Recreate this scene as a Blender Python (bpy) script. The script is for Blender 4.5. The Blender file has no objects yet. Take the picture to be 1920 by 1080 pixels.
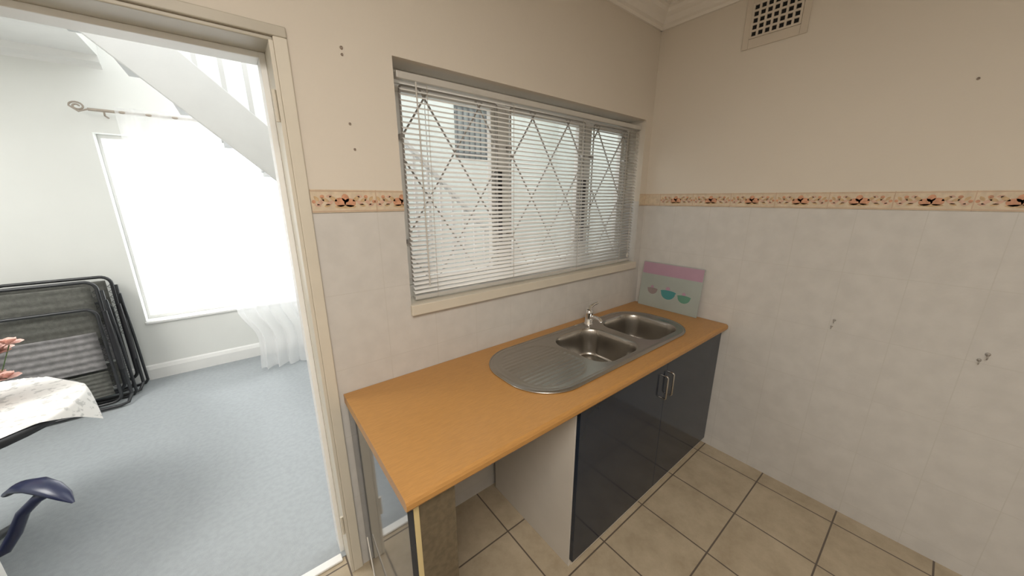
import bpy, math, random
from mathutils import Vector
random.seed(4)
PI=math.pi
C=bpy.context.scene.collection
sc=bpy.context.scene
sc.view_settings.view_transform='Standard'
sc.view_settings.look='None'

# ------------------------------------------------------------------ materials
def mat(name,col,rough=.6,metal=0,spec=.5,noise=0,nscale=8,bump=0,bscale=200,col2=None,coat=0,stretch=None,pos=(.35,.65)):
    m=bpy.data.materials.new(name); m.use_nodes=True
    nt=m.node_tree; n=nt.nodes; l=nt.links; p=n['Principled BSDF']
    p.inputs['Base Color'].default_value=(*col,1); p.inputs['Roughness'].default_value=rough
    p.inputs['Metallic'].default_value=metal; p.inputs['Specular IOR Level'].default_value=spec
    p.inputs['Coat Weight'].default_value=coat
    tc=n.new('ShaderNodeTexCoord'); src=tc.outputs['Object']
    if stretch:
        mp=n.new('ShaderNodeMapping'); mp.inputs['Scale'].default_value=stretch; l.new(src,mp.inputs[0]); src=mp.outputs[0]
    if noise or col2:
        t=n.new('ShaderNodeTexNoise'); t.inputs['Scale'].default_value=nscale; t.inputs['Detail'].default_value=5
        l.new(src,t.inputs['Vector'])
        r=n.new('ShaderNodeValToRGB'); l.new(t.outputs['Fac'],r.inputs[0])
        c2=col2 or tuple(c*(1-noise) for c in col)
        r.color_ramp.elements[0].position=pos[0]; r.color_ramp.elements[1].position=pos[1]
        r.color_ramp.elements[0].color=(*c2,1); r.color_ramp.elements[1].color=(*col,1)
        l.new(r.outputs[0],p.inputs['Base Color'])
    if bump:
        t2=n.new('ShaderNodeTexNoise'); t2.inputs['Scale'].default_value=bscale; t2.inputs['Detail'].default_value=3
        l.new(src,t2.inputs['Vector'])
        b=n.new('ShaderNodeBump'); b.inputs['Strength'].default_value=bump; b.inputs['Distance'].default_value=.004
        l.new(t2.outputs['Fac'],b.inputs['Height']); l.new(b.outputs[0],p.inputs['Normal'])
    return m

def wall_mat(name,axis,upper,lower,grout,tw=.215,th=.3,zsplit=1.6,off=0.0):
    m=bpy.data.materials.new(name); m.use_nodes=True
    nt=m.node_tree; n=nt.nodes; l=nt.links; p=n['Principled BSDF']
    g=n.new('ShaderNodeNewGeometry'); s=n.new('ShaderNodeSeparateXYZ'); l.new(g.outputs['Position'],s.inputs[0])
    ad=n.new('ShaderNodeMath'); ad.operation='ADD'; ad.inputs[1].default_value=off+10*tw
    l.new(s.outputs[axis],ad.inputs[0])
    az=n.new('ShaderNodeMath'); az.operation='ADD'; az.inputs[1].default_value=th*10-1.572
    l.new(s.outputs[2],az.inputs[0])
    c=n.new('ShaderNodeCombineXYZ'); l.new(ad.outputs[0],c.inputs[0]); l.new(az.outputs[0],c.inputs[1])
    b=n.new('ShaderNodeTexBrick'); b.offset=0; b.inputs['Scale'].default_value=1
    b.inputs['Brick Width'].default_value=tw; b.inputs['Row Height'].default_value=th
    b.inputs['Mortar Size'].default_value=.0022; b.inputs['Mortar Smooth'].default_value=.6
    l.new(c.outputs[0],b.inputs['Vector'])
    nz=n.new('ShaderNodeTexNoise'); nz.inputs['Scale'].default_value=14; nz.inputs['Detail'].default_value=6
    l.new(g.outputs['Position'],nz.inputs['Vector'])
    r=n.new('ShaderNodeValToRGB'); r.color_ramp.elements[0].position=.35; r.color_ramp.elements[1].position=.65
    r.color_ramp.elements[0].color=(*[x*.93 for x in lower],1); r.color_ramp.elements[1].color=(*lower,1)
    l.new(nz.outputs['Fac'],r.inputs[0])
    l.new(r.outputs[0],b.inputs['Color1']); l.new(r.outputs[0],b.inputs['Color2']); b.inputs['Mortar'].default_value=(*grout,1)
    ru=n.new('ShaderNodeValToRGB'); ru.color_ramp.elements[0].color=(*[x*.95 for x in upper],1); ru.color_ramp.elements[1].color=(*upper,1)
    nz2=n.new('ShaderNodeTexNoise'); nz2.inputs['Scale'].default_value=3; nz2.inputs['Detail'].default_value=4
    l.new(g.outputs['Position'],nz2.inputs['Vector']); l.new(nz2.outputs['Fac'],ru.inputs[0])
    gt=n.new('ShaderNodeMath'); gt.operation='GREATER_THAN'; gt.inputs[1].default_value=zsplit; l.new(s.outputs[2],gt.inputs[0])
    mx=n.new('ShaderNodeMix'); mx.data_type='RGBA'; l.new(gt.outputs[0],mx.inputs[0]); l.new(b.outputs['Color'],mx.inputs[6]); l.new(ru.outputs[0],mx.inputs[7])
    l.new(mx.outputs[2],p.inputs['Base Color'])
    mr=n.new('ShaderNodeMapRange'); l.new(gt.outputs[0],mr.inputs[0]); mr.inputs[3].default_value=.38; mr.inputs[4].default_value=.8
    l.new(mr.outputs[0],p.inputs['Roughness'])
    nb=n.new('ShaderNodeTexNoise'); nb.inputs['Scale'].default_value=90; l.new(g.outputs['Position'],nb.inputs['Vector'])
    bp=n.new('ShaderNodeBump'); bp.inputs['Strength'].default_value=.12; bp.inputs['Distance'].default_value=.003
    l.new(nb.outputs['Fac'],bp.inputs['Height']); l.new(bp.outputs[0],p.inputs['Normal'])
    return m

def tile_floor(name):
    m=bpy.data.materials.new(name); m.use_nodes=True
    nt=m.node_tree; n=nt.nodes; l=nt.links; p=n['Principled BSDF']
    g=n.new('ShaderNodeNewGeometry'); mp=n.new('ShaderNodeMapping')
    mp.inputs['Location'].default_value=(-1.495+3.35,-.40+3.35,0); l.new(g.outputs['Position'],mp.inputs[0])
    b=n.new('ShaderNodeTexBrick'); b.offset=0; b.inputs['Scale'].default_value=1
    b.inputs['Brick Width'].default_value=.335; b.inputs['Row Height'].default_value=.335
    b.inputs['Mortar Size'].default_value=.004; b.inputs['Mortar Smooth'].default_value=.3
    l.new(mp.outputs[0],b.inputs['Vector'])
    nz=n.new('ShaderNodeTexNoise'); nz.inputs['Scale'].default_value=7; nz.inputs['Detail'].default_value=8; nz.inputs['Roughness'].default_value=.7
    l.new(g.outputs['Position'],nz.inputs['Vector'])
    r=n.new('ShaderNodeValToRGB'); r.color_ramp.elements[0].position=.33; r.color_ramp.elements[1].position=.67
    r.color_ramp.elements[0].color=(.37,.30,.205,1); r.color_ramp.elements[1].color=(.50,.42,.305,1)
    l.new(nz.outputs['Fac'],r.inputs[0]); l.new(r.outputs[0],b.inputs['Color1']); l.new(r.outputs[0],b.inputs['Color2'])
    b.inputs['Mortar'].default_value=(.12,.095,.075,1)
    l.new(b.outputs['Color'],p.inputs['Base Color']); p.inputs['Roughness'].default_value=.35
    bp=n.new('ShaderNodeBump'); bp.inputs['Strength'].default_value=.3; bp.inputs['Distance'].default_value=-.003
    l.new(b.outputs['Fac'],bp.inputs['Height']); l.new(bp.outputs[0],p.inputs['Normal'])
    return m

def mixmat(name,col,fac,kind='glossy',rough=.05):
    m=bpy.data.materials.new(name); m.use_nodes=True
    nt=m.node_tree; n=nt.nodes; l=nt.links; n.remove(n['Principled BSDF'])
    t=n.new('ShaderNodeBsdfTransparent'); mx=n.new('ShaderNodeMixShader'); mx.inputs[0].default_value=fac
    if kind=='glossy':
        g=n.new('ShaderNodeBsdfGlossy'); g.inputs['Roughness'].default_value=rough; g.inputs['Color'].default_value=(*col,1)
        o=g.outputs[0]
    else:
        g=n.new('ShaderNodeBsdfTranslucent'); d=n.new('ShaderNodeBsdfDiffuse'); a=n.new('ShaderNodeMixShader')
        g.inputs[0].default_value=(*col,1); d.inputs[0].default_value=(*col,1)
        l.new(g.outputs[0],a.inputs[1]); l.new(d.outputs[0],a.inputs[2]); o=a.outputs[0]
    l.new(t.outputs[0],mx.inputs[1]); l.new(o,mx.inputs[2]); l.new(mx.outputs[0],n['Material Output'].inputs[0])
    return m

UP=(.71,.65,.565); LOW=(.62,.60,.57)
M={}
M['wall_b']=wall_mat('wall_back_paint_and_tile',0,UP,LOW,(.56,.54,.505),off=.005)
M['wall_r']=wall_mat('wall_right_paint_and_tile',1,UP,LOW,(.56,.54,.505),off=.157)
M['plain']=mat('far_room_paint',(.80,.81,.78),.8,noise=.03,nscale=3)
M['court']=mat('courtyard_paint',(.66,.70,.67),.8,noise=.05,nscale=3)
M['ceil']=mat('ceiling_paint',(.80,.76,.70),.8,noise=.03)
M['cornice']=mat('cornice_paint',(.80,.76,.70),.7,noise=.03)
M['floor']=tile_floor('beige_floor_tile')
M['carpet']=mat('blue_grey_carpet',(.37,.395,.41),.95,spec=.1,noise=.08,nscale=40,bump=.3,bscale=400)
M['frame']=mat('cream_gloss_paint',(.68,.63,.53),.4,noise=.06,nscale=5)
M['headshade']=mat('shaded_cream_gloss_paint',(.50,.46,.38),.45,noise=.08,nscale=5)  # door head in shadow: the soffit shade is put into this darker colour
M['white']=mat('white_paint',(.86,.86,.84),.45,noise=.03)
M['stairpaint']=mat('stair_grey_white_paint',(.66,.67,.66),.5,noise=.04)
M['railpaint']=mat('pale_grey_railing_paint',(.52,.53,.52),.45,noise=.04)
M['winframe']=mat('window_white_paint',(.82,.81,.77),.4,noise=.05)
M['grille']=mat('security_bar_paint',(.46,.43,.40),.5,noise=.05)
M['rodmetal']=mat('curtain_rod_bronze',(.42,.36,.30),.4,noise=.1)
M['dark']=mat('black_plastic',(.015,.015,.018),.4,noise=.1)
M['greyiron']=mat('grey_iron',(.10,.11,.12),.5,noise=.1)
M['darkhole']=mat('dark_void',(.01,.01,.01),.9,noise=.1)
M['slat']=mat('blind_slat',(.86,.85,.82),.35,noise=.03)
M['rail']=mat('blind_rail',(.58,.56,.52),.35,noise=.05)
M['cord']=mat('blind_cord',(.6,.56,.5),.8,noise=.05)
M['wood']=mat('beech_laminate',(.49,.25,.074),.36,noise=.12,nscale=30,stretch=(1,8,8),bump=.05,bscale=60)
M['steel']=mat('brushed_steel',(.46,.435,.40),.26,metal=1,noise=.08,nscale=40,stretch=(1,12,1),bump=.04,bscale=80)
M['chrome']=mat('chrome',(.8,.8,.8),.08,metal=1,noise=.02)
M['navy']=mat('navy_gloss_panel',(.02,.028,.04),.07,noise=.1,coat=.3)
M['navydoor']=mat('navy_satin_door',(.020,.029,.046),.11,spec=.42,noise=.1)
M['melamine']=mat('white_melamine',(.66,.62,.56),.45,noise=.04)
M['cream']=mat('cream_edge',(.62,.50,.26),.5,noise=.05)
M['brown']=mat('painted_reflection_gloss',(.14,.11,.07),.14,noise=.25,nscale=60)  # brown speckle paints the floor tiles' reflection onto a dark gloss panel
M['plaster']=mat('vent_plaster',(.64,.57,.48),.8,noise=.05)
M['border']=mat('border_cream',(.69,.57,.42),.4,noise=.16,nscale=45)
M['edge']=mat('border_edge_tan',(.58,.42,.30),.45,noise=.1)
M['salmon']=mat('fruit_salmon',(.68,.34,.20),.5,noise=.3,nscale=60)
M['ochre']=mat('leaf_ochre',(.62,.43,.24),.5,noise=.25,nscale=60)
M['rose']=mat('leaf_rose',(.68,.44,.33),.5,noise=.2,nscale=60)
M['glass']=mixmat('window_glass',(1,1,1),.05)
M['sheer']=mixmat('sheer_curtain',(.95,.95,.95),.62,'sheer')
M['board']=mat('glass_board',(.38,.42,.39),.12,noise=.06,coat=.5)
M['pink']=mat('board_pink',(.46,.29,.38),.15,noise=.06,coat=.5)
M['teal']=mat('board_teal',(.07,.28,.29),.2,noise=.1)
M['green']=mat('board_green',(.13,.30,.22),.2,noise=.1)
M['mauve']=mat('board_mauve',(.30,.25,.25),.2,noise=.1)
M['tube']=mat('dark_tube',(.03,.032,.035),.3,noise=.1)
M['mesh']=mat('grey_sling_fabric',(.13,.13,.115),.7,noise=.3,nscale=40,bump=.4,bscale=300)
M['mesh2']=mat('light_grey_sling_fabric',(.26,.25,.25),.5,noise=.3,nscale=30,bump=.4,bscale=300)
M['pane3']=mat('dim_pane',(.30,.33,.33),.3,noise=.2)
M['navyplastic']=mat('navy_plastic',(.012,.017,.055),.3,noise=.1)
M['cloth']=mat('floral_cloth',(.76,.74,.71),.8,col2=(.52,.51,.49),nscale=34,pos=(.38,.46))
M['petal']=mat('pink_petal',(.76,.44,.38),.7,col2=(.82,.60,.53),nscale=25)
M['leaf']=mat('green_leaf',(.12,.22,.08),.6,noise=.2)
M['plug']=mat('wall_plug',(.38,.31,.25),.6,noise=.2)
M['hookmetal']=mat('dull_hook_metal',(.45,.42,.39),.35,metal=.6,noise=.1)
M['ground']=mat('outside_paving',(.8,.8,.78),.9,noise=.1)

# ------------------------------------------------------------------ mesh builder
class MB:
    def __init__(s): s.v=[];s.f=[];s.m=[];s.s=[]
    def add(s,vs,fs,m=0,sm=False):
        o=len(s.v); s.v+=[tuple(v) for v in vs]
        for f in fs: s.f.append([i+o for i in f]); s.m.append(m); s.s.append(sm)
        return s
    def box(s,x0,x1,y0,y1,z0,z1,m=0):
        return s.add([(x0,y0,z0),(x1,y0,z0),(x1,y1,z0),(x0,y1,z0),(x0,y0,z1),(x1,y0,z1),(x1,y1,z1),(x0,y1,z1)],
          [(0,3,2,1),(4,5,6,7),(0,1,5,4),(1,2,6,5),(2,3,7,6),(3,0,4,7)],m)
    def prism(s,pts,fn,a,b,m=0,sm=False):
        n=len(pts); vs=[fn(u,v,a) for u,v in pts]+[fn(u,v,b) for u,v in pts]
        s.add(vs,[list(range(n))[::-1],list(range(n,2*n))],m)
        o=len(s.v)-2*n
        for i in range(n):
            j=(i+1)%n; s.f.append([o+i,o+j,o+n+j,o+n+i]); s.m.append(m); s.s.append(sm)
        return s
    def tube(s,pts,r,n=8,closed=False,m=0,flat=1):
        P=[Vector(p) for p in pts]; N=len(P); rings=[]; nrm=None
        for i in range(N):
            if closed: t=(P[(i+1)%N]-P[i-1])
            else: t=P[min(i+1,N-1)]-P[max(i-1,0)]
            t.normalize()
            if nrm is None:
                a=Vector((0,0,1)) if abs(t.z)<.9 else Vector((1,0,0)); nrm=t.cross(a).normalized()
            else:
                nrm=(nrm-t*nrm.dot(t)).normalized()
            bn=t.cross(nrm)
            rr=r[i] if isinstance(r,(list,tuple)) else r
            q=[]
            for k in range(n):
                d=(nrm*math.cos(2*PI*k/n)+bn*math.sin(2*PI*k/n))*rr; d.z*=flat; q.append(P[i]+d)
            rings.append(q)
        vs=[v for q in rings for v in q]; fs=[]
        for i in range(N if closed else N-1):
            j=(i+1)%N
            for k in range(n):
                k2=(k+1)%n; fs.append((i*n+k,i*n+k2,j*n+k2,j*n+k))
        s.add(vs,fs,m,True)
        if not closed: s.add(rings[0],[list(range(n))[::-1]],m); s.add(rings[-1],[list(range(n))],m)
        return s
    def lathe(s,prof,c,n=24,m=0,axis='z',sm=True):
        vs=[]
        for r,h in prof:
            for k in range(n):
                a=2*PI*k/n; u,v=r*math.cos(a),r*math.sin(a)
                vs.append((c[0]+u,c[1]+v,c[2]+h) if axis=='z' else ((c[0]+u,c[1]+h,c[2]+v) if axis=='y' else (c[0]+h,c[1]+u,c[2]+v)))
        fs=[(i*n+k,i*n+(k+1)%n,(i+1)*n+(k+1)%n,(i+1)*n+k) for i in range(len(prof)-1) for k in range(n)]
        s.add(vs,fs,m,sm); o=vs
        s.add(vs[:n],[list(range(n))[::-1]],m); s.add(vs[-n:],[list(range(n))],m)
        return s
    def build(s,name,mats,parent=None,bevel=0,local=False,loc=None,recalc=True):
        if not isinstance(mats,(list,tuple)): mats=[mats]
        me=bpy.data.meshes.new(name)
        vs=s.v
        if parent is not None:
            if not local:
                pl=world_loc(parent); vs=[(a-pl[0],b-pl[1],c-pl[2]) for a,b,c in vs]
            L=(0,0,0)
        elif loc is not None: L=loc
        else:
            xs=[v[0] for v in vs];ys=[v[1] for v in vs];zs=[v[2] for v in vs]
            L=((min(xs)+max(xs))/2,(min(ys)+max(ys))/2,min(zs)); vs=[(a-L[0],b-L[1],c-L[2]) for a,b,c in vs]
        me.from_pydata(vs,[],s.f)
        for mm in mats: me.materials.append(mm)
        for i,p in enumerate(me.polygons): p.material_index=s.m[i]; p.use_smooth=s.s[i]
        if recalc:
            import bmesh
            b=bmesh.new(); b.from_mesh(me); bmesh.ops.recalc_face_normals(b,faces=b.faces); b.to_mesh(me); b.free()
        o=bpy.data.objects.new(name,me); C.objects.link(o)
        if parent is not None: o.parent=parent
        o.location=L
        if bevel:
            md=o.modifiers.new('bevel','BEVEL'); md.width=bevel; md.segments=2; md.limit_method='ANGLE'
        return o
def world_loc(o):
    v=Vector(o.location)
    while o.parent: o=o.parent; v+=Vector(o.location)
    return v
def tag(o,label=None,cat=None,group=None,kind=None):
    if label: o['label']=label
    if cat: o['category']=cat
    if group: o['group']=group
    if kind: o['kind']=kind
    return o
def empty(name,loc,label=None,cat=None,group=None,kind=None,rz=0):
    o=bpy.data.objects.new(name,None); C.objects.link(o); o.location=loc; o.rotation_euler=(0,0,rz); o.empty_display_size=.1
    return tag(o,label,cat,group,kind)
def copy_tree(o,parent=None):
    c=o.copy(); C.objects.link(c); c.parent=parent
    for ch in [x for x in bpy.data.objects if x.parent==o]: copy_tree(ch,c)
    return c
def struct(name,mb,m,parent=None,bevel=0,label=None):
    o=mb.build(name,m,parent,bevel)
    if parent is None: o['kind']='structure'
    if label: o['label']=label
    return o
def rr(x0,x1,y0,y1,r,n=8):
    out=[]
    for cx,cy,a in ((x1-r,y1-r,0),(x0+r,y1-r,PI/2),(x0+r,y0+r,PI),(x1-r,y0+r,1.5*PI)):
        for k in range(n+1):
            t=a+PI/2*k/n; out.append((cx+r*math.cos(t),cy+r*math.sin(t)))
    return out
YZ=lambda u,v,a:(a,u,v)
XZ=lambda u,v,a:(u,a,v)
XY=lambda u,v,a:(u,v,a)
def sst(t): t=max(0,min(1,t)); return t*t*(3-2*t)

# ------------------------------------------------------------------ dimensions
XR=2.275; YB=1.357; YB2=1.55; ZC=2.72
DX0,DX1,DZ=-.74,.170,2.085         # doorway
WX0,WX1,WZ0,WZ1=.53,2.20,1.175,2.115  # kitchen window
YF=4.30

# walls
w=MB()
w.box(-3.2,DX0,YB,YB2,0,2.9).box(DX0,DX1,YB,YB2,DZ,2.9).box(DX1,WX0,YB,YB2,0,2.9)
w.box(WX0,WX1,YB,YB2,0,WZ0).box(WX0,WX1,YB,YB2,WZ1,2.9).box(WX1,4.4,YB,YB2,0,2.9)
struct('wall_back',w,M['wall_b'])
struct('wall_right',MB().box(XR,XR+.15,-1.8,YB,0,2.9),M['wall_r'])
struct('wall_left',MB().box(-1.55,-1.4,-1.8,YB,0,2.9),M['wall_r'])
struct('wall_front',MB().box(-1.4,XR,-1.8,-1.65,0,2.9),M['wall_b'])
struct('ceiling',MB().box(-1.4,XR,-1.65,YB,ZC,ZC+.15),M['ceil'])
struct('floor',MB().box(-1.4,XR,-1.65,YB+.09,-.1,0),M['floor'])
struct('floor.001',MB().box(-3.2,4.4,YB+.09,YF,-.1,0.004),M['carpet'])
# far room
w=MB()
FX0,FX1,FZ0,FZ1=-.77,1.3,.55,2.12
w.box(-3.2,FX0,YF,YF+.2,0,4.2).box(FX0,FX1,YF,YF+.2,0,FZ0).box(FX0,FX1,YF,YF+.2,FZ1,4.2).box(FX1,4.4,YF,YF+.2,0,4.2,1)
struct('wall_far',w,[M['plain'],M['court']])
struct('wall_far_left',MB().box(-3.35,-3.2,YB2,YF+.2,0,4.2),M['plain'])
struct('wall_far_right',MB().box(4.4,4.55,YB2,YF+.2,0,4.2),M['court'])
struct('ceiling.001',MB().box(-3.2,-.62,YB2,YF,2.66,2.9),M['white'])
struct('sky_blocker',MB().box(1.5,4.4,YB2,YF,4.2,4.3).box(-.62,1.5,3.1,YF,4.2,4.3),M['plain'])  # unseen roof, added to cut sky light on the far wall
struct('wall_upper',MB().box(1.5,4.4,YB2-.15,YB2,2.9,4.2),M['plain'])
struct('baseboard_far',MB().prism([(YF,0),(YF-.022,0),(YF-.022,.10),(YF-.012,.13),(YF,.14)],YZ,-3.2,4.4),M['white'])
struct('trim_far',MB().prism([(YF,2.66),(YF-.07,2.66),(YF-.05,2.62),(YF-.015,2.60),(YF,2.58)],YZ,-3.2,-.62),M['white'])
struct('ground',MB().box(-8,9,YF+.2,16,-.3,-.1),M['ground'])
# cornice
def corn(sign,base):
    pr=[(0,0),(.012,0),(.02,.012),(.035,.02),(.05,.045),(.075,.06),(.085,.075),(.10,.08),(.10,.09),(0,.09)]
    return [(base-sign*u,2.63+v) for u,v in pr]
struct('trim_1',MB().prism(corn(1,YB),YZ,-1.4,XR),M['cornice'])
struct('trim_2',MB().prism(corn(1,XR),lambda u,v,a:(u,a,v),-1.65,YB-.001),M['cornice'])

# border with fruit motif
def motif(mb,fn,u0,v0,umax=9,seed=0):
    def blob(u,v,a,b,m,rot=0,n=12,pt=False):
        pts=[]
        for k in range(n):
            t=2*PI*k/n; x=a*math.cos(t); y=b*math.sin(t)*(abs(math.sin(t))**.6 if pt else 1)
            pts.append(fn(min(u0+u+x*math.cos(rot)-y*math.sin(rot),umax),v0+v+x*math.sin(rot)+y*math.cos(rot)))
        mb.add(pts,[list(range(n))],m)
    blob(-.016,-.004,.019,.016,2); blob(.016,-.006,.020,.015,2); blob(.002,.010,.012,.015,2,.3)
    blob(.0,-.019,.036,.006,3)
    for sx in (-1,1):
        blob(sx*.038,.008,.015,.007,3,sx*.6,10,True); blob(sx*.050,-.006,.015,.006,4,-sx*.5,10,True)
        blob(sx*.064,.004,.014,.006,3,sx*.4,10,True); blob(sx*.078,-.004,.015,.0065,4,-sx*.7,10,True)
        blob(sx*.090,.008,.011,.006,3,sx*.9,10,True); blob(sx*.058,-.015,.011,.005,3,-sx*.3,10,True)
        blob(sx*.088,-.014,.011,.005,4,sx*.2,10,True); blob(sx*.050,.017,.010,.005,4,-sx*.2,10,True)
        blob(sx*.072,.015,.007,.006,2); blob(sx*.099,-.002,.006,.006,2)
BM=[M['border'],M['edge'],M['salmon'],M['ochre'],M['rose']]
def border_back(x0,x1):
    b=MB().box(x0,x1,YB-.004,YB,1.572,1.65,0)
    for z in (1.575,1.6435): b.box(x0,x1,YB-.005,YB-.004,z,z+.0035,1)
    return b
b=border_back(.209,WX0)
motif(b,lambda u,v:(u,YB-.0048,v),.316,1.611)
b.box(.423,.426,YB-.0055,YB-.004,1.572,1.65,1)
motif(b,lambda u,v:(u,YB-.0048,v),.523,1.611,umax=WX0-.001)
struct('trim_3',b,BM,label='cream fruit-patterned border tiles between doorway and window')
struct('trim_4',border_back(WX1,XR),BM)
b=MB().box(XR-.004,XR,-1.65,YB-.004,1.572,1.65,0)
for z in (1.575,1.6435): b.box(XR-.005,XR-.004,-1.65,YB-.005,z,z+.0035,1)
for k in range(14):
    yy=.49+.215*(4-k)
    if yy<YB-.1 and yy>-1.5:
        motif(b,lambda u,v:(XR-.0048,u,v),yy,1.611)
        b.box(XR-.0055,XR-.004,yy+.106,yy+.109,1.572,1.65,1)
struct('trim_5',b,BM,label='cream fruit-patterned border tiles along the right wall')

# doorway frame
d=empty('door_1',(DX1,YB,0),kind='structure',label='open doorway with cream painted frame into the carpeted room')
f=MB()
f.box(DX1,DX1+.037,YB-.010,YB,0,DZ+.0)
f.box(DX0-.037,DX0,YB-.010,YB,0,DZ)
f.build('jamb_casing',M['frame'],d,.003)
f=MB().box(DX0-.037,DX1+.037,YB-.010,YB,DZ,DZ+.03)
f.box(DX0,DX1,YB,YB2+.01,DZ-.012,DZ)
f.build('head',M['headshade'],d,.003)
f=MB().box(DX1-.012,DX1,YB-.010,YB2+.01,0,DZ-.012).box(DX0,DX0+.012,YB-.010,YB2+.01,0,DZ-.012)
f.build('jamb_lining',M['frame'],d,.002)
f=MB().box(DX1-.03,DX1-.012,YB+.12,YB2+.01,0,DZ-.012).box(DX0+.012,DX0+.03,YB+.12,YB2+.01,0,DZ-.012).box(DX0+.03,DX1-.03,YB+.12,YB2+.01,DZ-.03,DZ-.012)
f.build('door_stop',M['white'],d,.002)
for z in (.22,1.85):
    MB().lathe([(.006,0),(.006,.09)],(DX1-.018,YB+.0,z),10).build('hinge',M['frame'],d)
struct('trim_6',MB().box(DX0+.03,DX1-.03,YB+.07,YB+.11,0,.012),M['white'],bevel=.004,label='pale threshold strip between tile and carpet')

# ------------------------------------------------------------------ kitchen window
win=empty('window_1',((WX0+WX1)/2,1.5,WZ0),kind='structure',label='wide three-pane window above the worktop with diamond security bars')
y0,y1=1.475,1.525
fr=MB().box(WX0,WX1,y0,y1,WZ0,WZ0+.06).box(WX0,WX1,y0,y1,WZ1-.05,WZ1).box(WX0,WX0+.045,y0,y1,WZ0+.06,WZ1-.05).box(WX1-.045,WX1,y0,y1,WZ0+.06,WZ1-.05)
for xc in (1.105,1.755): fr.box(xc-.03,xc+.03,y0,y1,WZ0+.06,WZ1-.05)
fr.build('window_frame',M['winframe'],win,.004)
panes=((WX0+.045,1.075),(1.135,1.725),(1.785,WX1-.045))
for i,(a,b_) in enumerate(panes):
    s=MB(); z0,z1=WZ0+.06,WZ1-.05; t=.028
    s.box(a,b_,y0+.008,y1-.008,z0,z0+t).box(a,b_,y0+.008,y1-.008,z1-t,z1).box(a,a+t,y0+.008,y1-.008,z0+t,z1-t).box(b_-t,b_,y0+.008,y1-.008,z0+t,z1-t)
    so=s.build('sash',M['winframe'],win,.003)
    MB().box(a+t,b_-t,1.499,1.502,z0+t,z1-t).build('pane',M['glass'],so)
    # diamond bars
    g=MB(); wd,ht=(.27,.40)
    def clipseg(p,q,a,b_,c,d_):
        (x0,z0_),(x1,z1_)=p,q; t0,t1=0,1; dx=x1-x0; dz=z1_-z0_
        for pp,qq in ((-dx,x0-a),(dx,b_-x0),(-dz,z0_-c),(dz,d_-z0_)):
            if abs(pp)<1e-9:
                if qq<0: return None
            else:
                r=qq/pp
                if pp<0: t0=max(t0,r)
                else: t1=min(t1,r)
        if t0>=t1: return None
        return (x0+t0*dx,z0_+t0*dz),(x0+t1*dx,z0_+t1*dz)
    cx=(a+b_)/2
    for sg in (-1,1):
        for k in range(-8,9):
            xa=cx+k*wd+wd/2; p=(xa-sg*5*wd/2,1.62-5*ht/2); q=(xa+sg*5*wd/2,1.62+5*ht/2)
            r=clipseg(p,q,a+.012,b_-.012,z0+.012,z1-.012)
            if r and abs(r[0][0]-r[1][0])>.01: g.tube([(r[0][0],1.455+sg*.003,r[0][1]),(r[1][0],1.455+sg*.003,r[1][1])],.0042,6)
    g.tube([(x,1.455,z) for x,z in rr(a+.012,b_-.012,z0+.012,z1-.012,.01,2)],.0045,6,closed=True)
    for (px,pz) in ((a+.012,z0+.2),(a+.012,z1-.2),(b_-.012,z0+.2),(b_-.012,z1-.2)): g.box(px-.01,px+.01,1.455,1.48,pz-.01,pz+.01)
    g.build('security_bars',M['grille'],win)
for xc,za,zb in ((1.078,1.40,1.76),(1.728,1.34,1.74)):
    MB().box(xc-.012,xc+.010,1.446,1.472,za,zb).build('sash_stay',M['dark'],win,.003)
# inner sill
MB().box(WX0-.005,WX1+.005,YB-.02,YB-.0005,1.135,WZ0+.006).box(WX0+.001,WX1-.001,YB-.0005,1.474,WZ0+.0005,WZ0+.006).build('window_sill',M['frame'],win,.003)

# blind
bl=empty('venetian_blind',((WX0+WX1)/2,1.40,1.17),'white venetian blind lowered over the window above the worktop','window blind')
BX0,BX1=WX0+.02,WX1-.012; YBL=1.395
MB().box(BX0,BX1,YBL-.016,YBL+.014,2.055,2.08).build('headrail',M['rail'],bl,.003)
sl=MB(); nS=43; zt,zb=2.044,1.222
for i in range(nS):
    z=zt-(zt-zb)*i/(nS-1); z+=random.uniform(-.0006,.0006); th=math.radians(25)
    pts=[]
    for k in range(5):
        u=(k/4-.5)*.025; hgt_=.0022*(1-(2*u/.025)**2)
        pts.append((YBL+u*math.cos(th),z+u*math.sin(th)+hgt_))
    pts2=[(a,b_-.0008) for a,b_ in pts[::-1]]
    sl.prism(pts+pts2,YZ,BX0+.012,BX1-.004,0,True)
sl.build('slats',M['slat'],bl)
MB().box(BX0+.012,BX1-.002,YBL-.013,YBL+.013,1.190,1.206).build('bottom_rail',M['rail'],bl,.003)
for xc in (BX0+.12,BX0+.56,BX0+1.06,BX1-.14):
    c=MB()
    c.tube([(xc,YBL-.014,2.05),(xc,YBL-.014,1.20),(xc,YBL-.0135,1.188),(xc,YBL+.0135,1.188),(xc,YBL+.014,1.20),(xc,YBL+.014,2.05)],.0012,5)
    c.build('ladder_cord',M['cord'],bl)
MB().tube([(BX0+.07,YBL-.024,2.05),(BX0+.072,YBL-.03,1.9),(BX0+.075,YBL-.03,1.25)],.003,8).build('tilt_wand',M['rail'],bl)
MB().tube([(BX1-.06,YBL-.022,2.05),(BX1-.062,YBL-.026,1.6),(BX1-.06,YBL-.026,1.25)],.0016,6).lathe([(.002,0),(.006,-.015),(.006,-.03),(.002,-.034)],(BX1-.06,YBL-.026,1.25),10).build('pull_cord',M['cord'],bl)

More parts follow.
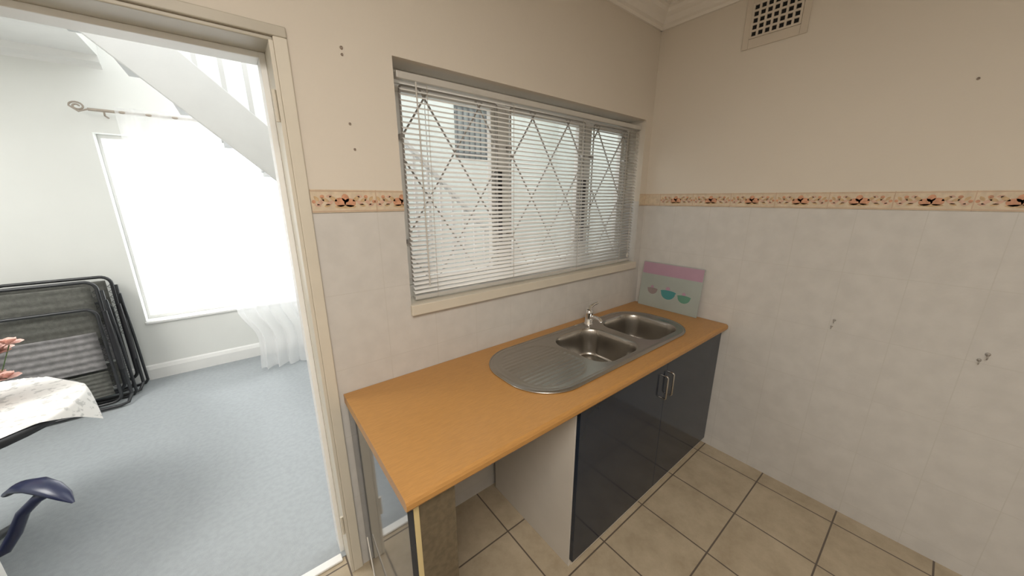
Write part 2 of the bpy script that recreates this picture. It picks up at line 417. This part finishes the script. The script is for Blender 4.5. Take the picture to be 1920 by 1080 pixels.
# ------------------------------------------------------------------ worktop
CX0,CX1,CY0,CZ=.225,XR-.006,.715,.87
wt=MB()
prof=[(CY0+.012,CZ-.036),(CY0+.004,CZ-.033),(CY0,CZ-.026),(CY0,CZ-.012),(CY0+.004,CZ-.004),(CY0+.013,CZ),(.85,CZ),(.85,CZ-.036)]
wt.prism(prof,YZ,CX0,CX1,0,False)
wt.box(CX0,1.20,.85,YB-.002,CZ-.036,CZ).box(2.01,CX1,.85,YB-.002,CZ-.036,CZ).box(1.20,2.01,1.25,YB-.002,CZ-.036,CZ)
tag(wt.build('worktop',M['wood']),'long orange-brown wood laminate worktop under the window','worktop')

# sink
SX0,SX1,SY0,SY1=.785,2.06,.808,1.285
def sdf(x,y,x0,x1,y0,y1,r):
    cx,cy=(x0+x1)/2,(y0+y1)/2; qx=abs(x-cx)-(x1-x0)/2+r; qy=abs(y-cy)-(y1-y0)/2+r
    return math.hypot(max(qx,0),max(qy,0))+min(max(qx,qy),0)-r
def sout(x,y): return sdf(x,y,SX0,SX1,SY0,SY1,.20)
bowls=((1.225,1.565,.858,1.225),(1.64,1.985,.862,1.225))
def hgt(x,y):
    z=.878
    d=-sout(x,y)
    z-=.004*(1-sst(d/.012))
    z-=.003*sst((d-.02)/.01)
    for b_ in bowls:
        dd=-sdf(x,y,*b_,.10)
        if dd>-.006: z-=.002*sst((dd+.006)/.006)
        if dd>0: z-=.15*sst(dd/.03)**.8+.008*sst(dd/.15)
    dd=-sdf(x,y,.835,1.19,.862,1.232,.13)
    if dd>0:
        k=sst(dd/.012); z-=.003*k; z+=.0013*k*(.5+.5*math.cos(2*PI*(y-.862)/.026))
    return z
sk=empty('kitchen_sink',(1.42,1.04,CZ),'stainless steel double bowl sink with ribbed drainer set in the worktop','sink')
dx=.0045; nx=int((SX1-SX0)/dx)+3; ny=int((SY1-SY0)/dx)+3
g=MB(); vs=[];S=[]
for j in range(ny):
    for i in range(nx):
        x=SX0-dx+i*dx; y=SY0-dx+j*dx; s=sout(x,y); S.append(s)
        if s>0 and s<.012:
            e=1e-4; gx=(sout(x+e,y)-s)/e; gy=(sout(x,y+e)-s)/e; x-=gx*s; y-=gy*s
        vs.append((x,y,hgt(x,y)))
fs=[]
for j in range(ny-1):
    for i in range(nx-1):
        q=[j*nx+i,j*nx+i+1,(j+1)*nx+i+1,(j+1)*nx+i]
        if max(S[a] for a in q)<.0064 and min(S[a] for a in q)<0: fs.append(q)
used=sorted({a for q in fs for a in q}); mp={a:i for i,a in enumerate(used)}
g.add([vs[a] for a in used],[[mp[a] for a in q] for q in fs],0,True)
g.build('basin',M['steel'],sk)
MB().tube([(x,y,.8735) for x,y in rr(SX0,SX1,SY0,SY1,.20,14)],.0035,8,closed=True).build('rim',M['steel'],sk)
for b_ in bowls:
    cx,cy=(b_[0]+b_[1])/2,(b_[2]+b_[3])/2
    st=MB().lathe([(.04,0),(.04,.003),(.034,.004),(.03,.001),(.001,.001)],(cx,cy,.7155),24)
    st.lathe([(.012,.001),(.010,.006),(.002,.008)],(cx,cy,.7155),16).build('drain_strainer',M['chrome'],sk)
# tap
tp=empty('mixer_tap',(1.60,1.255,.876),'small chrome mixer tap at the back of the sink','tap')
MB().lathe([(.028,0),(.028,.006),(.023,.012),(.022,.060),(.024,.068),(.023,.085),(.014,.092)],(1.60,1.255,.874),24).build('body',M['chrome'],tp)
MB().tube([(1.60,1.25,.912),(1.597,1.22,.925),(1.593,1.19,.930),(1.590,1.165,.925),(1.589,1.155,.912)],[.014,.013,.012,.012,.012],14).build('spout',M['chrome'],tp)
MB().tube([(1.60,1.255,.962),(1.612,1.258,.980),(1.640,1.252,.992),(1.668,1.245,.998)],[.014,.012,.009,.007],12).build('lever',M['chrome'],tp)

# cabinet
BX,BXR=.935,XR-.008
cb=empty('sink_cabinet',((BX+BXR)/2,1.05,0),'dark navy two-door base cabinet below the sink','cabinet')
c=MB().box(BX,BX+.016,.765,1.33,0,CZ-.037).box(BXR-.016,BXR,.765,1.33,.0,CZ-.037).box(BX+.016,BXR-.016,.78,1.315,.10,.116).box(BX+.016,BXR-.016,1.315,1.325,.1,CZ-.037)
c.box(BX+.016,BXR-.016,.765,.785,CZ-.10,CZ-.037)
c.build('carcass',M['melamine'],cb,.001)
MB().box(BX+.016,BXR-.016,.762,.778,0,.045).build('plinth',M['melamine'],cb)
mid=1.605
for a,b_,hx in ((BX+.001,mid-.001,mid-.030),(mid+.001,BXR-.002,mid+.030)):
    dr=MB().box(a,b_,.744,.762,.045,CZ-.042).build('door',M['navydoor'],cb,.0008)
    h=MB().tube([(hx,.744,.750),(hx,.724,.750),(hx,.719,.745),(hx,.719,.630),(hx,.724,.625),(hx,.744,.625)],.0047,8)
    h.build('handle',M['steel'],dr)
# end panel support
ep=empty('worktop_end_support',(.29,1.0,0),'glossy dark end panel with cream edging holding up the left end of the worktop','end panel')
MB().box(.232,.248,.735,1.345,0,CZ-.037).build('side_panel',M['navy'],ep,.001)
MB().box(.2485,.264,.735,.76,0,CZ-.037).build('edge_strip',M['cream'],ep,.001)
MB().box(.2645,.375,.738,.754,0,CZ-.037).build('front_panel',M['brown'],ep,.001)
# cable
tag(MB().tube([(.222,1.25,.25),(.215,1.18,.16),(.205,1.08,.05),(.2,1.0,.006),(.2,.9,.005),(.19,.82,.005),(.17,.74,.005)],.0028,6).build('cable',M['cord']),'thin pale cable lying at the foot of the dark end panel','cable')

# glass board
def bd(u,v,a):  # u along -Y from corner, v up, a out from wall
    lean=.035*(1-v/.315)
    return (XR-.006-a-lean,1.31-u,CZ+.001+v)
pb=MB().prism(rr(0,.42,0,.315,.006,3),bd,0,.004,0)
pb.prism([(0.003,.232),(.417,.232),(.417,.311),(.003,.311)],bd,.0042,.0046,1)
def bowl2(u0,v0,s,m):
    pts=[(u0-s,v0+.35*s)]+[(u0-s*math.cos(t*PI/10),v0+.3*s-s*.95*math.sin(t*PI/10)) for t in range(1,10)]+[(u0+s,v0+.35*s)]
    pb.prism(pts,bd,.0042,.0048,m)
    pb.prism([(u0+s*1.1*math.cos(2*PI*k/16),v0+.38*s+s*.22*math.sin(2*PI*k/16)) for k in range(16)],bd,.0048,.0052,m)
    pb.prism([(u0+s*.3*math.cos(2*PI*k/12)-s*.1,v0+.78*s+s*.28*math.sin(2*PI*k/12)) for k in range(12)],bd,.0042,.0048,1)
bowl2(.095,.115,.036,4); bowl2(.21,.108,.050,2); bowl2(.32,.100,.042,3)
tag(pb.build('glass_chopping_board',[M['board'],M['pink'],M['teal'],M['green'],M['mauve']]),'glass chopping board with pink stripe and three painted bowls leaning in the corner','chopping board')

# vent
vt=empty('wall_vent',(XR,.736,2.42),'square-holed plaster air vent high on the right wall','vent')
vy0,vy1,vz0,vz1=.628,.846,2.43,2.59
MB().box(XR-.002,XR-.0005,vy0,vy1,vz0,vz1).build('backing',M['darkhole'],vt)
q=MB(); nc,nr=7,5; bar=.0095; py=(vy1-vy0-bar)/nc; pz=(vz1-vz0-bar)/nr
for i in range(nc+1): q.box(XR-.010,XR-.002,vy0+i*py,vy0+i*py+bar,vz0,vz1)
for j in range(nr+1): q.box(XR-.0095,XR-.002,vy0,vy1,vz0+j*pz,vz0+j*pz+bar)
q.build('grid',M['plaster'],vt)
q=MB().box(XR-.007,XR-.0005,vy0-.03,vy0,vz0-.045,2.625).box(XR-.007,XR-.0005,vy1,vy1+.03,vz0-.045,2.625).box(XR-.007,XR-.0005,vy0,vy1,vz0-.045,vz0).box(XR-.007,XR-.0005,vy0,vy1,vz1,2.625)
q.build('surround',M['plaster'],vt,.002)

# wall plugs
for x,z,s,lb in ((.361,2.10,.9,'small wall plug with chipped plaster, top one between doorway and window'),(.361,2.08,.7,'lower of two small screw holes near the top between doorway and window'),
                 (.362,1.87,.75,'small dark screw hole in the wall halfway between doorway and window'),(.369,1.788,.7,'lowest small dark screw hole just above the border by the doorway')):
    tag(MB().lathe([(.006*s,0),(.0055*s,-.003),(.003*s,-.004),(.0028*s,-.001)],(x,YB-.0003,z),10,axis='y').build('wall_plug',M['plug']),lb,'wall plug')
tag(MB().lathe([(.005,0),(.0045,-.004),(.0025,-.006),(.0022,-.001)],(XR-.0003,.036,2.057),10,axis='x').build('wall_plug',M['plug']),'single small wall plug high on the right wall','wall plug')
for y,z,s,lb in ((.257,1.029,.8,'upper small metal hook of the pair right of the chopping board'),(.262,.995,.7,'lower small metal hook of the pair right of the chopping board'),
                 (-.205,1.015,1.1,'upper small metal hook of the pair nearest the right edge of the tiles'),(-.19,.985,.9,'lower small metal hook of the pair nearest the right edge of the tiles')):
    h=MB().lathe([(.007*s,0),(.0065*s,-.003),(.003*s,-.004)],(XR-.0003,y,z),12,axis='x')
    h.tube([(XR-.003,y,z),(XR-.014*s,y,z),(XR-.020*s,y,z-.005*s),(XR-.020*s,y,z-.012*s),(XR-.014*s,y,z-.017*s)],.002*s,6)
    tag(h.build('wall_hook',M['hookmetal']),lb,'wall hook')

# ------------------------------------------------------------------ far room window + curtain
fw=empty('window_2',(.27,YF+.1,FZ0),kind='structure',label='bright window in the carpeted room')
f=MB().box(FX0,FX1,YF+.1,YF+.15,FZ0,FZ0+.03).box(FX0,FX1,YF+.1,YF+.15,FZ1-.03,FZ1).box(FX0,FX0+.02,YF+.1,YF+.15,FZ0+.03,FZ1-.03).box(FX1-.03,FX1,YF+.1,YF+.15,FZ0+.03,FZ1-.03).box(.26,.29,YF+.1,YF+.15,FZ0+.03,FZ1-.03)
f.build('window_frame',M['white'],fw,.003)
for a,b_ in ((FX0+.02,.26),(.29,FX1-.03)): MB().box(a,b_,YF+.122,YF+.126,FZ0+.03,FZ1-.03).build('pane',M['glass'],fw)
MB().box(FX0-.01,FX1+.01,YF-.015,YF-.001,FZ0-.025,FZ0-.003).build('window_sill',M['white'],fw,.004)
rd=empty('curtain_rod',(.2,YF-.1,2.27),'bronze curtain rod with scroll finial above the bright window','curtain rod')
MB().tube([(-.74,YF-.1,2.27),(1.5,YF-.1,2.27)],.011,10).build('pole',M['rodmetal'],rd)
pts=[]
for k in range(26):
    t=k/25*3*PI; r=.040*(1-k/34); pts.append((-.79-r*math.cos(t),YF-.1,2.285+r*math.sin(t)*.8))
MB().tube([(-.74,YF-.1,2.27),(-.79,YF-.1,2.25)]+pts,.006,8).build('finial',M['rodmetal'],rd)
for x in (-.66,1.35): MB().tube([(x,YF-.1,2.27),(x,YF-.1,2.235),(x,YF-.001,2.235)],.006,8).build('bracket',M['rodmetal'],rd)
cu=MB(); nu,nv=120,50; vs=[]
for j in range(nv):
    v=j/(nv-1); z=2.30-v*2.285
    xl=-.60+.47*sst((v-.15)/.58)+.12*sst((v-.76)/.12)-.02*sst((v-.9)/.1); xr=.95+.05*v
    for i in range(nu):
        u=i/(nu-1); x=xl+(xr-xl)*u; vs.append((x+.02*v*math.sin(u*70),YF-.125+.034*math.sin(u*2*PI*10+.8*v+.5*math.sin(u*9))*(.6+.6*v)-.32*sst((v-.70)/.3),z))
cu.add(vs,[(j*nu+i,j*nu+i+1,(j+1)*nu+i+1,(j+1)*nu+i) for j in range(nv-1) for i in range(nu-1)],0,True)
tag(cu.build('sheer_curtain',M['sheer']),'white sheer curtain hanging over the bright window and bunched on the carpet','curtain')
# small dark-grilled opening high on far wall
gw=empty('window_3',(2.75,YF,2.15),kind='structure',label='barred opening high beyond the kitchen window')
MB().box(2.45,3.05,YF-.004,YF-.001,2.15,2.85).build('pane',M['pane3'],gw)
g=MB()
for i in range(7): g.tube([(2.48+i*.09,YF-.03,2.15),(2.48+i*.09,YF-.03,2.85)],.009,6)
for z in (2.2,2.8): g.box(2.45,3.05,YF-.035,YF-.022,z,z+.02)
for z in (2.3,2.7):
    g.box(2.45,2.46,YF-.03,YF-.002,z,z+.01).box(3.04,3.05,YF-.03,YF-.002,z,z+.01)
g.build('bars',M['greyiron'],gw)

# ------------------------------------------------------------------ staircase
st=empty('staircase',(1.0,3.1,0),'white staircase with railing rising to the left across the carpeted room','staircase')
sl_=-.96
def low(x): return 2.057+sl_*(x+.10)
UPH=.32
xt=-.70
xb=-.10+2.053/.96; xb2=-.10+(2.053+UPH)/.96
MB().prism([(xt,low(xt)),(xb,0.004),(xb2,0.004),(xt,low(xt)+UPH)],XZ,2.70,2.74).build('stringer',M['stairpaint'],st,.003)
for i in range(14):
    x=2.02-i*.2; z=low(x)+.03
    if x<xt or z<0.02: continue
    MB().box(x,x+.225,2.741,3.36,z,z+.03).build('tread',M['railpaint'],st,.003)
    MB().box(x+.19,x+.205,2.741,3.34,max(z-.192+.031,.006),z-.0005).build('riser',M['railpaint'],st)
for i in range(26):
    x=2.05-i*.11
    if x<xt+.02: continue
    MB().box(x-.011,x+.011,2.708,2.732,low(x)+UPH-.03,low(x)+1.12).build('baluster',M['stairpaint'],st)
MB().prism([(xt,low(xt)+1.12),(2.15,low(2.15)+1.12),(2.15,low(2.15)+1.17),(xt,low(xt)+1.17)],XZ,2.69,2.745).build('handrail',M['stairpaint'],st,.006)
MB().box(2.14,2.23,2.67,2.76,.004,1.15).lathe([(.03,0),(.045,.03),(.03,.07),(.001,.085)],(2.185,2.715,1.15),16).build('newel_post',M['stairpaint'],st)

# ------------------------------------------------------------------ folded recliners
def recliner(label):
    r=empty('folding_recliner',(0,0,0),label,'folding chair','folded garden recliners leaning against the far wall')
    def loop(x0,x1,z0,z1,rad,y,rt,name,n=6,dy=0):
        return MB().tube([(x,y+dy*(z-z0),z) for x,z in rr(x0,x1,z0,z1,rad,n)],rt,8,closed=True).build(name,M['tube'],r,local=True)
    loop(-.29,.29,.10,1.0,.06,0,.012,'back_frame')
    loop(-.265,.265,.03,.80,.06,-.055,.011,'seat_frame')
    def panel(x0,x1,z0,z1,y,m,name,amp,per=5):
        p=MB(); N=48; vs=[]
        for j in range(N+1):
            z=z0+(z1-z0)*j/N
            for i in range(9):
                u=i/8; vs.append((x0+(x1-x0)*u,y+amp*math.sin(j*2*PI/per)-.02*math.sin(PI*u),z))
        p.add(vs,[(j*9+i,j*9+i+1,(j+1)*9+i+1,(j+1)*9+i) for j in range(N) for i in range(8)],0,True)
        o=p.build(name,m,r,local=True); md=o.modifiers.new('s','SOLIDIFY'); md.thickness=.006; return o
    panel(-.26,.26,.50,.97,-.005,M['mesh'],'backrest_fabric',.0018,6)
    panel(-.235,.235,.32,.62,-.06,M['mesh2'],'seat_fabric',.004,8)
    panel(-.235,.235,.10,.30,-.06,M['mesh'],'footrest_fabric',.002,8)
    for sx in (-1,1):
        for (xa,xb,z0,z1,y) in ((.262,.288,.50,.97,0),(.237,.263,.10,.62,-.056)):
            k=int((z1-z0)/.022); MB().tube([(sx*(xa if i%2 else xb),y,z0+i*.022) for i in range(k)],.0025,5).build('lacing',M['dark'],r,local=True)
    for sx in (-1,1):
        MB().tube([(sx*.315,-.03,.06),(sx*.318,-.045,.40),(sx*.315,-.02,.93)],.011,8).build('leg',M['tube'],r,local=True)
        MB().tube([(sx*.33,.05,.05),(sx*.332,.0,.45),(sx*.33,-.06,.86)],.010,8).build('leg',M['tube'],r,local=True)
        MB().tube([(sx*.312,-.085,.30),(sx*.316,-.095,.45),(sx*.312,-.09,.78)],[.014,.018,.014],10).build('armrest',M['dark'],r,local=True)
    MB().tube([(-.315,-.03,.06),(-.30,-.10,.02),(-.26,-.11,.012),(.26,-.11,.012),(.30,-.10,.02),(.315,-.03,.06)],.011,8).build('foot_bar',M['tube'],r,local=True)
    MB().tube([(-.33,0.05,.05),(-.31,.055,.02),(-.26,.06,.012),(.26,.06,.012),(.31,.055,.02),(.33,.05,.05)],.011,8).build('foot_bar',M['tube'],r,local=True)
    return r
r1=recliner('dark folded garden recliner at the front of the stack beside the bright window')
r1.location=(-1.21,3.92,.006); r1.rotation_euler=(math.radians(-3),0,math.radians(2))
r2=copy_tree(r1); r2.location=(-1.17,4.13,.006); r2.rotation_euler=(math.radians(-3),0,math.radians(0)); r2['label']='dark folded garden recliner standing behind the front one, nearest the far wall'
r3=copy_tree(r1); r3.location=(-1.90,3.98,.006); r3['label']='dark folded garden recliner cut off by the left edge of the photo'

# table with cloth
TX,TY=-1.12,2.38
tb=empty('round_table',(TX,TY,0.004),'round table with thick black rim under a floral cloth','table')
MB().lathe([(.40,0),(.42,.008),(.42,.03),(.41,.038)],(TX,TY,.69),48).build('tabletop',M['dark'],tb)
MB().lathe([(.035,0),(.03,.6),(.06,.66)],(TX,TY,.03),20).build('pedestal',M['dark'],tb)
for a in (1.57,2.8,4.0):
    MB().tube([(TX,TY,.12),(TX+.15*math.cos(a),TY+.15*math.sin(a),.06),(TX+.26*math.cos(a),TY+.26*math.sin(a),.02)],[.025,.02,.014],10).build('leg',M['dark'],tb)
cl=MB(); N=61; hs=.40; vs=[]; ang=.66
for j in range(N):
    for i in range(N):
        u=(i/(N-1)-.5)*2*hs; v=(j/(N-1)-.5)*2*hs
        x=u*math.cos(ang)-v*math.sin(ang); y=u*math.sin(ang)+v*math.cos(ang); r=math.hypot(x,y)
        z=.732
        if r>.425:
            over=r-.425; k=.425+over*.40; x*=k/r; y*=k/r; z-=over*.9
        vs.append((TX+x,TY+y,z+.0015*math.sin(u*40)*math.sin(v*37)))
cl.add(vs,[(j*N+i,j*N+i+1,(j+1)*N+i+1,(j+1)*N+i) for j in range(N-1) for i in range(N-1)],0,True)
tag(cl.build('tablecloth',M['cloth']),'white and grey floral cloth draped over the round black table','tablecloth')

# flowers in a vase on the table
VX,VY=-.975,2.52
fv=empty('flower_vase',(VX,VY,.735),'vase of pink blossoms on the cloth-covered table at the left edge','flowers')
MB().lathe([(.035,0),(.045,.03),(.04,.08),(.022,.12),(.028,.14)],(VX-.03,VY,.736),20).build('vase',M['white'],fv)
for k in range(18):
    a=k*2.4; rad=.03+.09*((k*7)%10)/10; bx,by,bz=VX+rad*math.cos(a),VY+rad*math.sin(a),.84+.17*((k*3)%5)/5
    MB().tube([(VX-.03,VY,.86),((bx+VX)/2,(by+VY)/2,.865),(bx,by,bz)],.002,5).build('stem',M['leaf'],fv)
    fl=MB()
    for ring,(nn,rp,tilt) in enumerate(((6,.046,.25),(5,.036,.8),(4,.022,1.2))):
        for p in range(nn):
            t=2*PI*p/nn+ring*.5; pts=[]
            for (s_,wd_) in ((0,.0),(.4,.45),(.8,.5),(1,.0)):
                for sg in (-1,1):
                    rr_=rp*s_; off=sg*wd_*rp; ca,sa=math.cos(t),math.sin(t)
                    pts.append((bx+ca*rr_*math.cos(tilt)-sa*off,by+sa*rr_*math.cos(tilt)+ca*off,bz+rr_*math.sin(tilt)+.004*ring))
            fl.add(pts,[(0,2,3,1),(2,4,5,3),(4,6,7,5)],0,True)
    fl.build('blossom',M['petal'],fv)

# office chair
cx,cy=-1.06,1.84
oc=empty('office_chair',(cx,cy,.004),'dark office chair with navy arm at the lower left edge beyond the doorway','chair')
MB().box(cx-.2,cx+.19,cy-.19,cy+.12,.44,.50).build('seat',M['mesh'],oc,.03)
MB().box(cx-.2,cx+.15,cy-.25,cy-.20,.54,1.0).build('backrest',M['mesh'],oc,.02)
MB().lathe([(.03,0),(.03,.36)],(cx,cy-.02,.09),16).build('post',M['dark'],oc)
ar=MB().tube([(-.595,1.695,.600),(-.62,1.73,.618),(-.66,1.78,.632),(-.71,1.84,.634),(-.76,1.89,.618),(-.80,1.93,.585)],[.004,.020,.030,.034,.030,.020],16,flat=.42)
ar.tube([(-.655,1.775,.622),(-.70,1.80,.600),(-.745,1.815,.555),(-.775,1.81,.49),(-.80,1.80,.45),(-.86,1.79,.44),(cx+.17,cy-.06,.46)],[.012,.016,.017,.018,.018,.018,.018],12)
ar.build('armrest',M['navyplastic'],oc)
MB().tube([(cx-.19,cy-.06,.47),(cx-.28,cy-.05,.48),(cx-.31,cy-.04,.56),(cx-.32,cy-.02,.615)],.018,12).tube([(cx-.32,cy-.16,.60),(cx-.32,cy-.05,.63),(cx-.32,cy+.1,.60)],[.012,.03,.016],14,flat=.5).build('armrest',M['navyplastic'],oc)
for k in range(5):
    a=k*2*PI/5+PI/5+.2
    lg=MB().tube([(cx,cy-.02,.10),(cx+.2*math.cos(a),cy-.02+.2*math.sin(a),.075)],[.03,.018],10).build('leg',M['dark'],oc)
    MB().lathe([(.01,-.02),(.027,-.018),(.027,.018),(.01,.02)],(cx+.2*math.cos(a),cy-.02+.2*math.sin(a),.032),16,axis='x').build('castor',M['dark'],lg)

# ------------------------------------------------------------------ light, world, camera
w=bpy.data.worlds.new('World'); sc.world=w; w.use_nodes=True
bg=w.node_tree.nodes['Background']; bg.inputs[0].default_value=(.97,.99,1,1); bg.inputs[1].default_value=3.6
def area(name,loc,rot,sx,sy,e,col):
    l=bpy.data.lights.new(name,'AREA'); l.shape='RECTANGLE'; l.size=sx; l.size_y=sy; l.energy=e; l.color=col
    o=bpy.data.objects.new(name,l); C.objects.link(o); o.location=loc; o.rotation_euler=rot; return o
area('kitchen_fill',(-.25,-.45,2.66),(0,0,0),1.0,1.0,49,(1,.945,.87))  # added fill light for the kitchen, no fixture behind it
area('far_room_fill',(-1.9,2.5,2.62),(0,0,0),1.0,1.0,48,(1,.99,.96))  # added fill to brighten the carpeted room, out of view
area('courtyard_fill',(2.9,2.9,4.15),(0,0,0),1.6,1.6,50,(1,1,.98))  # added fill making up for sky light lost under the roof
s=bpy.data.lights.new('sun','SUN'); s.energy=1.5; s.angle=.2; so=bpy.data.objects.new('sun',s); C.objects.link(so); so.rotation_euler=(math.radians(-50),0,math.radians(20))
cam=bpy.data.cameras.new('Camera'); co=bpy.data.objects.new('Camera',cam); C.objects.link(co)
cam.sensor_width=36; cam.lens=12.0; cam.clip_start=.02
co.location=(0,0,1.62); co.rotation_euler=(math.radians(90-14.7),0,math.radians(-38.5))
sc.camera=co
